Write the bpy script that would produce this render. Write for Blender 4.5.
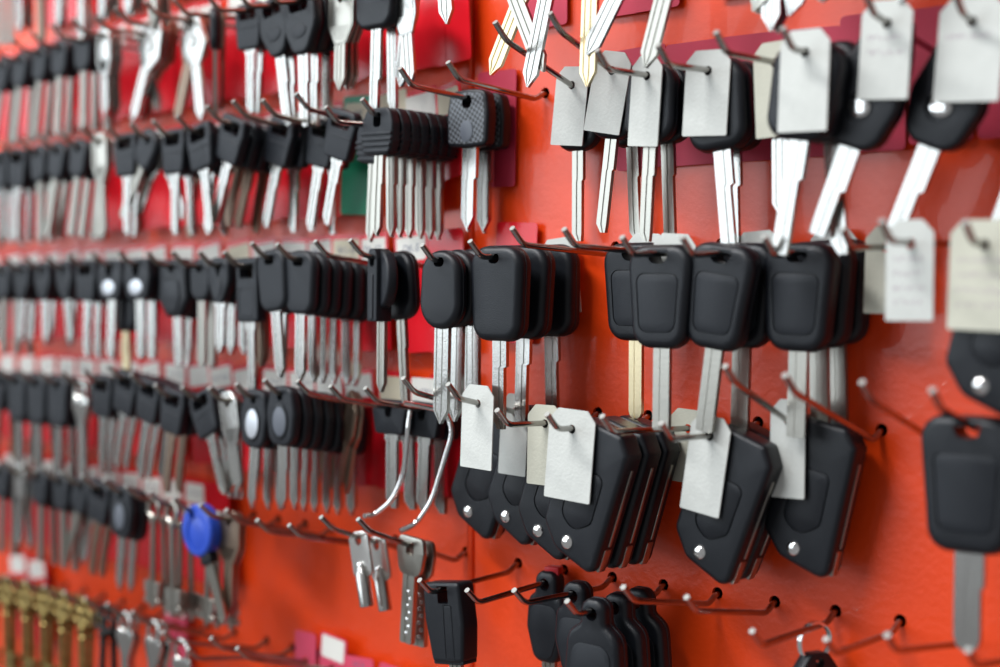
import bpy, bmesh, math, random
from mathutils import Vector, Matrix
random.seed(7)
S = bpy.context.scene
for o in list(bpy.data.objects): bpy.data.objects.remove(o, do_unlink=True)
COL = S.collection

# ---------------------------------------------------------------- camera
FPX = 1450.0                                   # focal length in pixels of a 1000 px wide frame
TH, PH = math.radians(40.35), math.radians(1.245)
FW = Vector((-math.sin(TH)*math.cos(PH), math.cos(TH)*math.cos(PH), -math.sin(PH)))
RT = Vector((math.cos(TH), math.sin(TH), 0)); UP = RT.cross(FW)
CAM = Vector((0.50746, -0.57527, 1.5))
cam = bpy.data.cameras.new('camera'); cam_o = bpy.data.objects.new('camera', cam); COL.objects.link(cam_o)
cam.sensor_width = 36; cam.lens = FPX/1000*36; cam.clip_start = 0.01
M = Matrix((RT, UP, -FW)).transposed().to_4x4(); M.translation = CAM
cam_o.matrix_world = M
cam.dof.use_dof = True; cam.dof.focus_distance = 0.682; cam.dof.aperture_fstop = 3.6; cam.dof.aperture_blades = 8
S.camera = cam_o
# ---------------------------------------------------------------- world and light
w = bpy.data.worlds.new('world'); S.world = w; w.use_nodes = True
bg = w.node_tree.nodes['Background']; bg.inputs[0].default_value = (0.96, 0.97, 1.0, 1); bg.inputs[1].default_value = 0.22
def area(name, loc, target, sx, sy, power, col):
    l = bpy.data.lights.new(name, 'AREA'); l.shape = 'RECTANGLE'; l.size = sx; l.size_y = sy; l.energy = power; l.color = col
    o = bpy.data.objects.new(name, l); COL.objects.link(o); o.location = loc
    o.rotation_euler = (Vector(target)-Vector(loc)).to_track_quat('-Z', 'Y').to_euler(); return o
area('shop_window_light', (-1.62, -1.88, 2.11), (0, 0, 1.5), 3.0, 1.5, 35, (0.82, 0.92, 1.0))
area('ceiling_tube_light', (-0.45, -0.95, 2.75), (0.1, 0, 1.45), 1.5, 0.2, 32, (0.97, 0.98, 1.0))
S.view_settings.view_transform = 'Standard'; S.view_settings.look = 'None'
S.view_settings.gamma = 1; S.view_settings.use_curve_mapping = False; S.view_settings.exposure = 0.45

# ---------------------------------------------------------------- materials
def mat(name, col, rough=0.5, metal=0.0, bump=0.0, bscale=800, var=0.0, vscale=40, coat=0.0, spec=0.5, trans=0.0, sheet=None):
    m = bpy.data.materials.new(name); m.use_nodes = True; nt = m.node_tree; b = nt.nodes['Principled BSDF']
    b.inputs['Base Color'].default_value = (*col, 1); b.inputs['Roughness'].default_value = rough; b.inputs['Metallic'].default_value = metal
    b.inputs['Coat Weight'].default_value = coat; b.inputs['Specular IOR Level'].default_value = spec
    b.inputs['Transmission Weight'].default_value = trans
    tc = nt.nodes.new('ShaderNodeTexCoord')
    if var:
        n = nt.nodes.new('ShaderNodeTexNoise'); n.inputs['Scale'].default_value = vscale; n.inputs['Detail'].default_value = 4
        nt.links.new(tc.outputs['Object'], n.inputs['Vector'])
        r = nt.nodes.new('ShaderNodeValToRGB'); r.color_ramp.elements[0].position = 0.3; r.color_ramp.elements[1].position = 0.7
        r.color_ramp.elements[0].color = (*[c*(1-var) for c in col], 1); r.color_ramp.elements[1].color = (*[min(1, c*(1+var)) for c in col], 1)
        nt.links.new(n.outputs['Fac'], r.inputs['Fac']); nt.links.new(r.outputs['Color'], b.inputs['Base Color'])
    if bump:
        n2 = nt.nodes.new('ShaderNodeTexNoise'); n2.inputs['Scale'].default_value = bscale; n2.inputs['Detail'].default_value = 3
        nt.links.new(tc.outputs['Object'], n2.inputs['Vector'])
        bp = nt.nodes.new('ShaderNodeBump'); bp.inputs['Strength'].default_value = bump; bp.inputs['Distance'].default_value = 0.0006
        nt.links.new(n2.outputs['Fac'], bp.inputs['Height']); nt.links.new(bp.outputs['Normal'], b.inputs['Normal'])
    return m
MT = {
 'orange': mat('orange_paint', (0.78, 0.054, 0.003), 0.34, bump=0.42, bscale=280, var=0.05, vscale=9, coat=0.2),
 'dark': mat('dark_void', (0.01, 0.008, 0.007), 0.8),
 'black': mat('black_plastic', (0.005, 0.0062, 0.009), 0.38, bump=0.25, bscale=2600, spec=0.34),
 'black2': mat('black_plastic_matt', (0.009, 0.0108, 0.0145), 0.45, bump=0.25, bscale=2200, spec=0.31),
 'grey': mat('grey_plastic', (0.09, 0.10, 0.12), 0.45),
 'badge': mat('silver_badge', (0.55, 0.58, 0.62), 0.35, metal=0.5),
 'nickel': mat('nickel_silver', (0.46, 0.45, 0.425), 0.24, metal=1, bump=0.08, bscale=900),
 'nickel2': mat('worn_nickel', (0.37, 0.355, 0.315), 0.32, metal=1, bump=0.1, bscale=700),
 'brass': mat('brass', (0.62, 0.52, 0.33), 0.30, metal=1, bump=0.08, bscale=900),
 'old_brass': mat('old_brass', (0.36, 0.27, 0.10), 0.38, metal=1, bump=0.2, bscale=600, var=0.3, vscale=150),
 'bronze': mat('dark_bronze', (0.27, 0.20, 0.15), 0.40, metal=1),
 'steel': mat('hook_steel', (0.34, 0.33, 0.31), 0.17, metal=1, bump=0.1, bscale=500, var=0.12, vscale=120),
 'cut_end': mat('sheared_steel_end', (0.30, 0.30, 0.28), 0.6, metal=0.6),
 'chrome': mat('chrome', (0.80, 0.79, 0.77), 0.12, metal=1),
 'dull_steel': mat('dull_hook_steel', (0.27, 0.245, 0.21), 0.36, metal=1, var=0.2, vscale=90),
 'tag': mat('tag_card', (0.55, 0.56, 0.525), 0.85, bump=0.3, bscale=700, var=0.05, vscale=90),
 'tag2': mat('tag_card_buff', (0.52, 0.51, 0.42), 0.85, bump=0.3, bscale=700, var=0.06, vscale=90),
 'red': mat('red_plastic_card', (0.70, 0.010, 0.020), 0.22, bump=0.25, bscale=45),
 'crimson': mat('crimson_paper', (0.50, 0.022, 0.060), 0.6, bump=0.1, bscale=300),
 'pink': mat('pink_paper', (0.62, 0.05, 0.11), 0.6),
 'green': mat('green_card', (0.0, 0.25, 0.12), 0.45),
 'white': mat('white_sticker', (0.76, 0.74, 0.68), 0.6),
 'cream': mat('cream_sticker', (0.66, 0.60, 0.45), 0.6),
 'ink': mat('ink', (0.10, 0.12, 0.20), 0.7),
 'ink2': mat('faded_ink', (0.40, 0.32, 0.36), 0.7),
 'blue': mat('blue_plastic', (0.015, 0.06, 0.42), 0.35),
 'redplastic': mat('red_plastic', (0.45, 0.008, 0.015), 0.35),
 'clear': mat('frosted_plate', (0.62, 0.61, 0.58), 0.22, metal=0.85),
}
def checker_mat():
    m = mat('checkered_plastic', (0.02, 0.022, 0.026), 0.42, spec=0.6); nt = m.node_tree; b = nt.nodes['Principled BSDF']
    tc = nt.nodes.new('ShaderNodeTexCoord'); mp = nt.nodes.new('ShaderNodeMapping'); mp.inputs['Rotation'].default_value = (0, math.radians(12), 0)
    nt.links.new(tc.outputs['Object'], mp.inputs['Vector'])
    c = nt.nodes.new('ShaderNodeTexChecker'); c.inputs['Scale'].default_value = 620
    nt.links.new(mp.outputs['Vector'], c.inputs['Vector'])
    c.inputs['Color1'].default_value = (0.11, 0.12, 0.135, 1); c.inputs['Color2'].default_value = (0.008, 0.008, 0.01, 1)
    nt.links.new(c.outputs['Color'], b.inputs['Base Color'])
    bp = nt.nodes.new('ShaderNodeBump'); bp.inputs['Strength'].default_value = 0.8; bp.inputs['Distance'].default_value = 0.0005
    nt.links.new(c.outputs['Fac'], bp.inputs['Height']); nt.links.new(bp.outputs['Normal'], b.inputs['Normal'])
    return m
MT['checker'] = checker_mat()

# ---------------------------------------------------------------- panels: pixel -> place on the wall
class Panel:
    def __init__(s, deg):
        a = math.radians(deg); s.X = Vector((math.cos(a), -math.sin(a), 0)); s.Y = Vector((math.sin(a), math.cos(a), 0)); s.ang = -a
    def P(s, px, py, d=0.0):
        r = FW + RT*((px-500)/FPX) + UP*((333.5-py)/FPX)
        t = (-d - CAM.dot(s.Y))/r.dot(s.Y); p = CAM + r*t
        return Vector((p.dot(s.X), -d, p.z))
    def world(s, l): return s.X*l[0] + s.Y*l[1] + Vector((0, 0, l[2]))
    def px(s, l):
        v = s.world(l)-CAM; z = v.dot(FW); return 500+FPX*v.dot(RT)/z
    def mtx(s, l): return Matrix.Translation(s.world(l)) @ Matrix.Rotation(s.ang, 4, 'Z')
RP, LP = Panel(0), Panel(4.5)

# ---------------------------------------------------------------- mesh helpers (millimetres; front = -Y, up = +Z)
def rpoly(pts, seg=5):
    """closed polygon from (x, z, radius) corners, counter-clockwise seen from the front"""
    out = []; n = len(pts)
    for i in range(n):
        x, z, r = pts[i]; p = Vector((x, z)); a = Vector(pts[i-1][:2])-p; b = Vector(pts[(i+1) % n][:2])-p
        if r <= 0: out.append((x, z)); continue
        la, lb = a.length, b.length; a.normalize(); b.normalize()
        ang = a.angle(b); d = min(r/math.tan(ang/2), la*.49, lb*.49); rr = d*math.tan(ang/2)
        c = p + (a+b).normalized()*(rr/math.sin(ang/2)); s0 = p+a*d-c; s1 = p+b*d-c
        a0 = math.atan2(s0.y, s0.x); a1 = math.atan2(s1.y, s1.x); da = (a1-a0+math.pi) % (2*math.pi)-math.pi
        for k in range(seg+1):
            t = a0+da*k/seg; out.append((c.x+rr*math.cos(t), c.y+rr*math.sin(t)))
    return out
def rrect(x0, z0, x1, z1, r, seg=5): return rpoly([(x0, z0, r), (x1, z0, r), (x1, z1, r), (x0, z1, r)], seg)
def ell(cx, cz, rx, rz, n=24): return [(cx+rx*math.cos(2*math.pi*k/n), cz+rz*math.sin(2*math.pi*k/n)) for k in range(n)]
def offs(poly, d):
    n = len(poly); out = []
    for i in range(n):
        p = Vector(poly[i]); a = p-Vector(poly[i-1]); b = Vector(poly[(i+1) % n])-p
        if a.length < 1e-9: a = b
        if b.length < 1e-9: b = a
        na = Vector((a.y, -a.x)).normalized(); nb = Vector((b.y, -b.x)).normalized(); m = na+nb
        if m.length < 1e-6: m = na
        m.normalize(); k = 1/max(.5, m.dot(na)); q = p-m*d*k; out.append((q.x, q.y))
    return out
def ring(bm, poly, y): return [bm.verts.new((x, y, z)) for x, z in poly]
def bridge(bm, a, b):
    n = len(a)
    for i in range(n):
        try: bm.faces.new((a[i], a[(i+1) % n], b[(i+1) % n], b[i]))
        except ValueError: pass
def cap(bm, rings):
    es = []
    for r in rings:
        for i in range(len(r)):
            e = bm.edges.get((r[i], r[(i+1) % len(r)])) or bm.edges.new((r[i], r[(i+1) % len(r)])); es.append(e)
    bmesh.ops.triangle_fill(bm, use_beauty=True, use_dissolve=False, edges=es)
def prism(bm, outer, y0, y1, bev=0.0, seg=3, holes=(), pockets=(), bev_back=None):
    if bev_back is None: bev_back = bev
    rs = []
    if bev > 0:
        for k in range(seg):
            a = math.pi/2*k/seg; rs.append(ring(bm, offs(outer, bev*(1-math.sin(a))), y0+bev*(1-math.cos(a))))
        rs.append(ring(bm, outer, y0+bev))
    else: rs.append(ring(bm, outer, y0))
    if bev_back > 0:
        rs.append(ring(bm, outer, y1-bev_back))
        for k in range(seg-1, -1, -1):
            a = math.pi/2*k/seg; rs.append(ring(bm, offs(outer, bev_back*(1-math.sin(a))), y1-bev_back*(1-math.cos(a))))
    else: rs.append(ring(bm, outer, y1))
    for a, b in zip(rs, rs[1:]): bridge(bm, a, b)
    hf, hb = [], []
    for h in holes:
        a, b = ring(bm, h, y0), ring(bm, h, y1); bridge(bm, b, a); hf.append(a); hb.append(b)
    pf = []
    for p, dep in pockets:
        a, b = ring(bm, p, y0), ring(bm, p, y0+dep); bridge(bm, b, a); pf.append(a); cap(bm, [b])
    cap(bm, [rs[0]]+hf+pf); cap(bm, [rs[-1]]+hb)
def tube(bm, pts, r, n=10, fillet=3.0, closed=False, fseg=4):
    P = [Vector(p) for p in pts]
    if fillet and not closed:
        Q = [P[0]]
        for i in range(1, len(P)-1):
            a, b = P[i-1]-P[i], P[i+1]-P[i]; d = min(fillet, a.length*.45, b.length*.45); a.normalize(); b.normalize()
            s, e = P[i]+a*d, P[i]+b*d
            for k in range(fseg+1):
                t = k/fseg; Q.append(s*(1-t)**2+P[i]*2*t*(1-t)+e*t*t)
        Q.append(P[-1]); P = Q
    rings = []; N = len(P); ref = None
    for i in range(N):
        t = (P[(i+1) % N]-P[i-1]) if closed else (P[min(i+1, N-1)]-P[max(i-1, 0)])
        t.normalize()
        if ref is None: ref = t.orthogonal().normalized()
        ref = (ref-t*ref.dot(t)).normalized(); bi = t.cross(ref)
        rings.append([bm.verts.new(P[i]+(ref*math.cos(2*math.pi*k/n)+bi*math.sin(2*math.pi*k/n))*r) for k in range(n)])
    for a, b in zip(rings, rings[1:]): bridge(bm, a, b)
    if closed: bridge(bm, rings[-1], rings[0])
    else:
        bm.faces.new(rings[0]); bm.faces.new(rings[-1])
def blade(bm, w, z0, z1, t=2.3, tip='point', sh=0.0, notch=None, grooves=((-.55, -.1), (.25, .45)), x=0.0, gd=0.45):
    """milled key blade: z0 top (inside the head) down to z1; sh = shoulder length below z0, notch = (z, depth) step on the right"""
    st = []
    hw = w/2
    st.append((z0, -hw-(1.1 if sh else 0), hw+(1.1 if sh else 0)))
    if sh:
        st.append((z0-sh, -hw-1.1, hw+1.1)); st.append((z0-sh-.6, -hw, hw))
    if notch:
        zn, dn = notch; st += [(zn, -hw, hw), (zn-.8, -hw, hw-dn)]; hr = hw-dn
    else: hr = hw
    tl = {'point': w*.75, 'chisel': w*.6, 'round': w*.45, 'flat': 1.0}[tip]
    st.append((z1+tl, -hw, hr))
    if tip == 'point': st += [(z1+tl*.2, -w*.12, hr-w*.38), (z1, -w*.05, w*.05)]
    elif tip == 'chisel': st += [(z1, hr-w*.45, hr-.3)]
    elif tip == 'round': st += [(z1+tl*.35, -hw*.8, hr*.8), (z1, -hw*.4, hr*.4)]
    else: st += [(z1, -hw+.6, hr-.6)]
    def sec(z, xl, xr):
        c = (xl+xr)/2; h = (xr-xl)/2; f = [(-1, -t/2)]
        for a, b in grooves: f += [(a, -t/2), (a+.04, -t/2+gd), (b-.04, -t/2+gd), (b, -t/2)]
        f.append((1, -t/2)); bk = [(1, t/2)]
        for a, b in grooves: bk += [(-a, t/2), (-a-.04, t/2-gd), (-b+.04, t/2-gd), (-b, t/2)]
        bk.append((-1, t/2))
        return [bm.verts.new((x+c+u*h, y, z)) for u, y in f+bk]
    rs = [sec(*s) for s in st]
    for a, b in zip(rs, rs[1:]): bridge(bm, a, b)
    bm.faces.new(rs[0]); bm.faces.new(rs[-1])
def lathe(bm, prof, n=14, axis='Z', c=(0, 0, 0)):
    """prof = [(r, h)]; closed with caps"""
    rs = []
    for r, h in prof:
        v = []
        for k in range(n):
            a = 2*math.pi*k/n; u, q = r*math.cos(a), r*math.sin(a)
            p = (u, q, h) if axis == 'Z' else (u, h, q)
            v.append(bm.verts.new((p[0]+c[0], p[1]+c[1], p[2]+c[2])))
        rs.append(v)
    for a, b in zip(rs, rs[1:]): bridge(bm, a, b)
    bm.faces.new(rs[0]); bm.faces.new(rs[-1])
def mesh(name, bm, material, scale=0.001, sharp=35):
    bmesh.ops.remove_doubles(bm, verts=bm.verts, dist=1e-5)
    bmesh.ops.recalc_face_normals(bm, faces=bm.faces)
    me = bpy.data.meshes.new(name); bm.to_mesh(me); bm.free()
    if scale != 1: me.transform(Matrix.Scale(scale, 4))
    for p in me.polygons: p.use_smooth = True
    me.set_sharp_from_angle(angle=math.radians(sharp)); me.materials.append(MT[material] if isinstance(material, str) else material)
    return me
def build(name, material, fn, *a, **k):
    bm = bmesh.new(); fn(bm, *a, **k); return mesh(name, bm, material)

# ---------------------------------------------------------------- the wall: two sheet-metal panels with peg holes
PITCH = 0.030
RROW = {1: 1.6860, 2: 1.6056, 3: 1.5268, 4: 1.44546, 5: 1.3651}
LROW = {0: 1.7500, 1: 1.6740, 2: 1.5970, 3: 1.5203, 4: 1.4435, 5: 1.3667, 6: 1.2897}
RX0 = {1: 0.040, 2: 0.04859, 3: 0.18238, 4: 0.23197, 5: 0.03095}
HOLES = {'L': [], 'R': []}
def wall_panel(name, panel, x0, x1, z0, z1, holes, seam_at):
    bm = bmesh.new()
    circ = lambda c, r: [(c[0]+r*math.cos(2*math.pi*k/10), c[1]+r*math.sin(2*math.pi*k/10)) for k in range(10)]
    outer = [bm.verts.new((x, 0, z)) for x, z in ((x0, z0), (x1, z0), (x1, z1), (x0, z1))]
    fr = []
    for h in holes:
        a = [bm.verts.new((x, 0, z)) for x, z in circ(h, .0029)]; b = [bm.verts.new((x, .0016, z)) for x, z in circ(h, .0027)]
        bridge(bm, b, a); fr.append(a)
    cap(bm, [outer]+fr)
    # folded edge at the seam
    s = 1 if seam_at == x1 else -1
    prev = None
    for k in range(5):
        a = math.pi/2*k/4; x = seam_at+s*.0022*math.sin(a); y = .0022*(1-math.cos(a))
        e = (bm.verts.new((x, y, z0)), bm.verts.new((x, y, z1)))
        if prev: bm.faces.new((prev[0], e[0], e[1], prev[1]))
        prev = e
    e = (bm.verts.new((x, .014, z0)), bm.verts.new((x, .014, z1))); bm.faces.new((prev[0], e[0], e[1], prev[1]))
    me = mesh(name, bm, 'orange', 1, 50)
    o = bpy.data.objects.new(name, me); COL.objects.link(o); o['kind'] = 'structure'; o['label'] = 'orange painted sheet-metal peg panel of the shop wall'
    o.matrix_world = Matrix.Rotation(panel.ang, 4, 'Z')
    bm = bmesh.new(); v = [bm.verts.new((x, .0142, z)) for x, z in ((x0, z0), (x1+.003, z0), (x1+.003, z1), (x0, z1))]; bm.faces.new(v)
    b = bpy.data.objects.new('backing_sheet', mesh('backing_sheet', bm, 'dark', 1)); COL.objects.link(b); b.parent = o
    return o

# ---------------------------------------------------------------- key kinds: list of (part name, mesh, parent index or None)
K = {}
def kind(key, name, desc, thick, parts, cat='key'): K[key] = dict(name=name, desc=desc, t=thick, parts=parts, cat=cat)
HOLE = ell(0, -1.2, 2.7, 2.7, 14)
def slot(w=6.5, h=5.0, top=1.6, r=2.2): return rrect(-w/2, top-h, w/2, top, r, 4)

# plain padded heads
def pad_parts(wt, wb, h, t, bl, bw, m='black', bm_='nickel', face=True, hole=None, top=5.0, rad=(8, 9), bv=2.6, **kw):
    o = rpoly([(-wb/2, top-h, rad[0]), (wb/2, top-h, rad[0]), (wt/2, top, rad[1]), (-wt/2, top, rad[1])], 8)
    hole = hole or slot()
    pk = []
    head = build('head', m, prism, o, -t/2, t/2, bv, 5, [hole])
    seamp = build('seam_band', m, prism, offs(o, -.25), -.5, .9, .2, 1, [offs(o, 1.5)])
    b = build('blade', bm_, blade, bw, top-h+3, top-h-bl, **kw)
    return [('head', head, None), ('seam_band', seamp, 0), ('blade', b, None)]
kind('pad', 'car_key', 'black smooth padded-head car key', 11.5, pad_parts(33, 29, 45, 11, 42, 8.6, rad=(9, 10), bv=3.8, notch=(-52, 1.6), grooves=((.1, .5),), tip='chisel'))
kind('padshort', 'car_key', 'black short padded-head car key', 11.5, pad_parts(32, 29, 39, 11, 46, 8.6, rad=(9, 10), bv=3.8, notch=(-50, 1.6), grooves=((.1, .5),), tip='chisel', top=4))
kind('oval', 'car_key', 'black rounded-oval car key', 9, pad_parts(24, 27, 38, 8.5, 46, 9.0, rad=(12.5, 11.5), bv=3.2, top=4.5, tip='point', grooves=((-.75, -.35), (.1, .25))))
kind('round', 'car_key', 'black round-shouldered car key', 7.2, pad_parts(26, 23, 34, 6.4, 36, 7.5, sh=3, tip='point', hole=slot(9, 5), m='black2'))
kind('plainblk', 'car_key', 'black plastic-head car key', 7, pad_parts(22, 19, 25, 6, 38, 6.8, tip='round', m='black2', bm_='nickel2'))
kind('wideblk', 'car_key', 'black wide-head car key', 9, pad_parts(31, 28, 25, 8, 43, 7.5, tip='chisel', notch=(-46, 1.4)))
kind('slim', 'car_key', 'black rounded key with slim blade', 9, pad_parts(26, 27, 35, 8, 44, 6.6, bm_='nickel2', rad=(10, 10), bv=3, grooves=((-.15, .45),), tip='chisel', notch=(-44, .8)))
kind('brasspad', 'car_key', 'black padded key with brass blade', 9.5, pad_parts(31, 27, 45, 9, 42, 7.4, bm_='brass', tip='round'))

# heads with an inset button panel
def panel_parts(t, bl, bw, bmat='nickel2', tip='flat', notch=None, sc=1.0):
    o = rpoly([(-12.2*sc, -38*sc, 9), (12.2*sc, -38*sc, 9), (15.8*sc, 3.6, 9), (-15.8*sc, 3.6, 9)], 7)
    p = rpoly([(-8.6*sc, -32*sc, 5), (8.6*sc, -32*sc, 5), (10.4*sc, -8*sc, 4), (-10.4*sc, -8*sc, 4)], 5)
    h = rpoly([(-4.2, -4.6, 3.5), (4.2, -4.6, 3.5), (5.8, 1.7, 1.2), (-5.8, 1.7, 1.2)], 5)
    head = build('head', 'black', prism, o, -t/2, t/2, 3.6, 5, [h], [(p, .7)])
    pan = build('button_panel', 'black2', prism, offs(p, .45), -t/2-.05, -t/2+.65, .3, 2)
    seamp = build('seam_band', 'black', prism, offs(o, -.2), .2, 1.4, .2, 1, [offs(o, 1.5)])
    b = build('blade', bmat, blade, bw, -36*sc, -38*sc-bl, tip=tip, notch=notch, grooves=((-.2, .2),), gd=.25)
    return [('head', head, None), ('button_panel', pan, 0), ('seam_band', seamp, 0), ('blade', b, None)]
kind('panel', 'car_key', 'black car key with inset panel', 11, panel_parts(10.5, 36, 8.4, sc=1.09))
kind('panelbrass', 'car_key', 'black inset-panel car key with brass blade', 11, panel_parts(10.5, 36, 7.0, 'brass', 'round', sc=1.09))
kind('panelbig', 'car_key', 'large black car key with pale notched blade', 12, panel_parts(11, 37, 11.5, 'nickel', 'round', (-60, 1.2), 1.25))

# folding remote keys
def flip_parts():
    t = 13
    o = rpoly([(-4.5, -46, 6), (5, -56, 8), (29, -60.5, 5), (31, -2, 3), (25, 5.5, 3), (2, 6, 5), (-5, 0, 5)], 5)
    sh = rpoly([(4, -39, 6), (13, -45, 7), (22, -38, 5), (22.5, -15, 4), (5, -15, 4)], 4)
    h = ell(0, -1.2, 2.8, 2.9, 14)
    body = build('body', 'black', prism, o, -t/2, t/2, 2.4, 4, [h], [(sh, .9)])
    btn = build('button_pad', 'black', prism, offs(sh, .5), -t/2-.1, -t/2+.8, .4, 2)
    bm = bmesh.new(); lathe(bm, [(.3, -1.6), (2.0, -1.3), (3.0, -.6), (3.3, 0), (3.3, .8)], 16, 'Y', (11.5, -t/2, -50.5)); riv = mesh('rivet', bm, 'chrome')
    bm = bmesh.new()
    prism(bm, rpoly([(28.6, -46, .3), (29.9, -46, .3), (31.2, -9, .3), (30.0, -9, .3)], 2), -.3, 1.5, .2, 1); bl = mesh('folded_blade', bm, 'nickel2')
    bm = bmesh.new(); prism(bm, rpoly([(27, -58.5, 1), (29.35, -58.5, 1), (29.9, -47, 1), (27.5, -47, 1)], 2), -2.0, 2.8, .4, 2); en = mesh('blade_knuckle', bm, 'nickel2')
    return [('body', body, None), ('button_pad', btn, 0), ('rivet', riv, None), ('folded_blade', bl, None), ('blade_knuckle', en, None)]
kind('flip', 'flip_key', 'black folding remote key with chrome rivet', 14.5, flip_parts())

# small ribbed heads
def ribbed_parts():
    t = 6
    o = rpoly([(-9.5, -20, 4), (9.5, -20, 4), (12, -13, 2), (12, -4, 6), (9, 4, 5), (-9, 4, 5), (-12, -4, 6), (-12, -13, 2)], 4)
    head = build('head', 'black2', prism, o, -t/2, t/2, 1.2, 3, [rrect(-3, -6, 3, 1.7, 2.2, 4)])
    ps = [('head', head, None)]
    for i in range(4):
        hw = 11.9-(0.8*max(0, i-1))
        ps.append(('rib', build('rib', 'black2', prism, rrect(-hw, -10-i*2.9, hw, -8.3-i*2.9, .7, 3), -t/2-.8, t/2+.8, .5, 2), 0))
    ps.append(('blade', build('blade', 'nickel2', blade, 6.6, -17, -61, tip='point', notch=(-34, .8), grooves=((-.35, .1),)), None))
    return ps
kind('ribbed', 'car_key', 'black ribbed-head key', 8.0, ribbed_parts())

def checker_parts():
    t = 7.5
    o = rpoly([(-13.5, -24, 3.5), (0, -25, 30), (13.5, -24, 3.5), (14.2, -8, 20), (12.2, 4, 5), (0, 5, 30), (-12.2, 4, 5), (-14.2, -8, 20)], 4)
    hole = rpoly([(-3.2, -5, 2.5), (3.2, -5, 2.5), (3.2, 1.7, 2.5), (-3.2, 1.7, 2.5)], 4)
    head = build('head', 'black', prism, o, -t/2, t/2, 1.6, 3, [hole])
    face = build('checkered_face', 'checker', prism, offs(o, 1.9), -t/2-.25, -t/2+.3, .2, 1, [hole])
    badge = build('badge', 'grey', prism, ell(0.5, -16.5, 4.3, 5.6, 24), -t/2-.6, -t/2+.2, .3, 2)
    b = build('blade', 'nickel', blade, 9.4, -22, -67, tip='point', notch=(-40, 1.4), grooves=((-.25, 0),), gd=.3)
    return [('head', head, None), ('checkered_face', face, 0), ('badge', badge, 0), ('blade', b, None)]
kind('checker', 'car_key', 'black checkered square-head key with grey oval badge', 9, checker_parts())

# heads with an open window
def window_parts(mat_='black2', bl=36, bw=7.0, blm='nickel', dx=0.0):
    t = 6
    o = rpoly([(-10, -22, 3), (10, -22, 3), (12.5, -4, 3), (11, 4.5, 3.5), (-11, 4.5, 3.5), (-12.5, -4, 3)], 4)
    win = rrect(-8, -5.5, 8, 1.7, 2, 4)
    head = build('head', mat_, prism, o, -t/2, t/2, 1.4, 3, [win])
    ln = build('ridge', mat_, prism, rrect(-10.6, -10.2, 10.6, -9.0, .4, 2), -t/2-.35, -t/2+.3, .2, 1)
    b = build('blade', blm, blade, bw, -20, -22-bl, sh=4, tip='chisel', notch=(-34, .9), grooves=((-.5, -.1), (.2, .45)), x=dx)
    return [('head', head, None), ('ridge', ln, 0), ('blade', b, None)]
kind('window', 'car_key', 'black window-bow key', 7.2, window_parts())
kind('windowb', 'car_key', 'black window-bow key with dark blade', 7.2, window_parts(blm='bronze'))

# oval heads with a badge
def ovalbadge_parts(bmat, ro=1.0):
    t = 6.5
    o = [(x*ro, z) for x, z in rpoly([(-10, -28, 8), (10, -28, 8), (12.5, -10, 12), (9, 4.5, 6), (-9, 4.5, 6), (-12.5, -10, 12)], 5)]
    head = build('head', 'black2', prism, o, -t/2, t/2, 1.8, 3, [slot(5, 5)])
    rim = build('badge_rim', 'black', prism, ell(0, -14.5, 7.6, 9.8, 26), -t/2-.7, -t/2+.3, .4, 2, [ell(0, -14.5, 6.2, 8.3, 26)])
    bd = build('badge', bmat, prism, ell(0, -14.5, 6.0, 8.1, 24), -t/2-.5, -t/2+.3, .3, 2)
    b = build('blade', 'nickel', blade, 8.2, -26, -62, tip='point', notch=(-40, .9), grooves=((-.2, .1),))
    return [('head', head, None), ('badge_rim', rim, 0), ('badge', bd, 0), ('blade', b, None)]
kind('ovalgrey', 'car_key', 'black oval key with grey centre disc', 7.6, ovalbadge_parts('grey'))
kind('ovalsilver', 'car_key', 'black oval key with silver centre disc', 7.6, ovalbadge_parts('badge'))

def small_parts():
    t = 7
    o = rpoly([(-10.5, -14, 2), (10.5, -14, 2), (12.8, -2, 2), (12.2, 4, 1.5), (-12.2, 4, 1.5), (-12.8, -2, 2)], 3)
    notch_ = rpoly([(-2, -5, 1.2), (2, -5, 1.2), (3.4, 1.7, 1), (-3.4, 1.7, 1)], 3)
    head = build('head', 'black2', prism, o, -t/2, t/2, 1.1, 2, [notch_])
    b = build('blade', 'nickel', blade, 8.0, -12, -53, tip='chisel', sh=5, grooves=((-.5, -.2), (.1, .35)))
    return [('head', head, None), ('blade', b, None)]
kind('small', 'car_key', 'black short trapezoid-head key', 8, small_parts())

def remote_parts():
    t = 12
    o = rpoly([(-9.5, -35.5, 2.5), (10.5, -35.5, 2.5), (12.6, -18, 20), (11.5, 3.2, 2.5), (-12.5, 3.2, 2.5), (-12.8, -14, 20)], 4)
    sl = rpoly([(0.2, -34, .6), (6, -34, .6), (6, -8, .6), (0.8, -8, .6)], 2)
    h = rrect(-2.6, -7, 4.2, 1.7, .8, 3)
    body = build('body', 'black', prism, o, -t/2, t/2, 1.8, 3, [h], [(offs(sl, -.25), .8)])
    st = build('slide_strip', 'black', prism, offs(sl, .15), -t/2-.15, -t/2+.75, .25, 2)
    rim = build('end_cap', 'black2', prism, rrect(-9.2, -36.5, 10.2, -34.0, .8, 2), -t/2+1, t/2-1, .4, 2)
    b = build('blade', 'nickel2', blade, 7.5, -35.2, -74, tip='round', x=1.0)
    return [('body', body, None), ('slide_strip', st, 0), ('end_cap', rim, 0), ('blade', b, None)]
kind('remote', 'car_key', 'black slab-sided key fob with side strip', 13, remote_parts())

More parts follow.
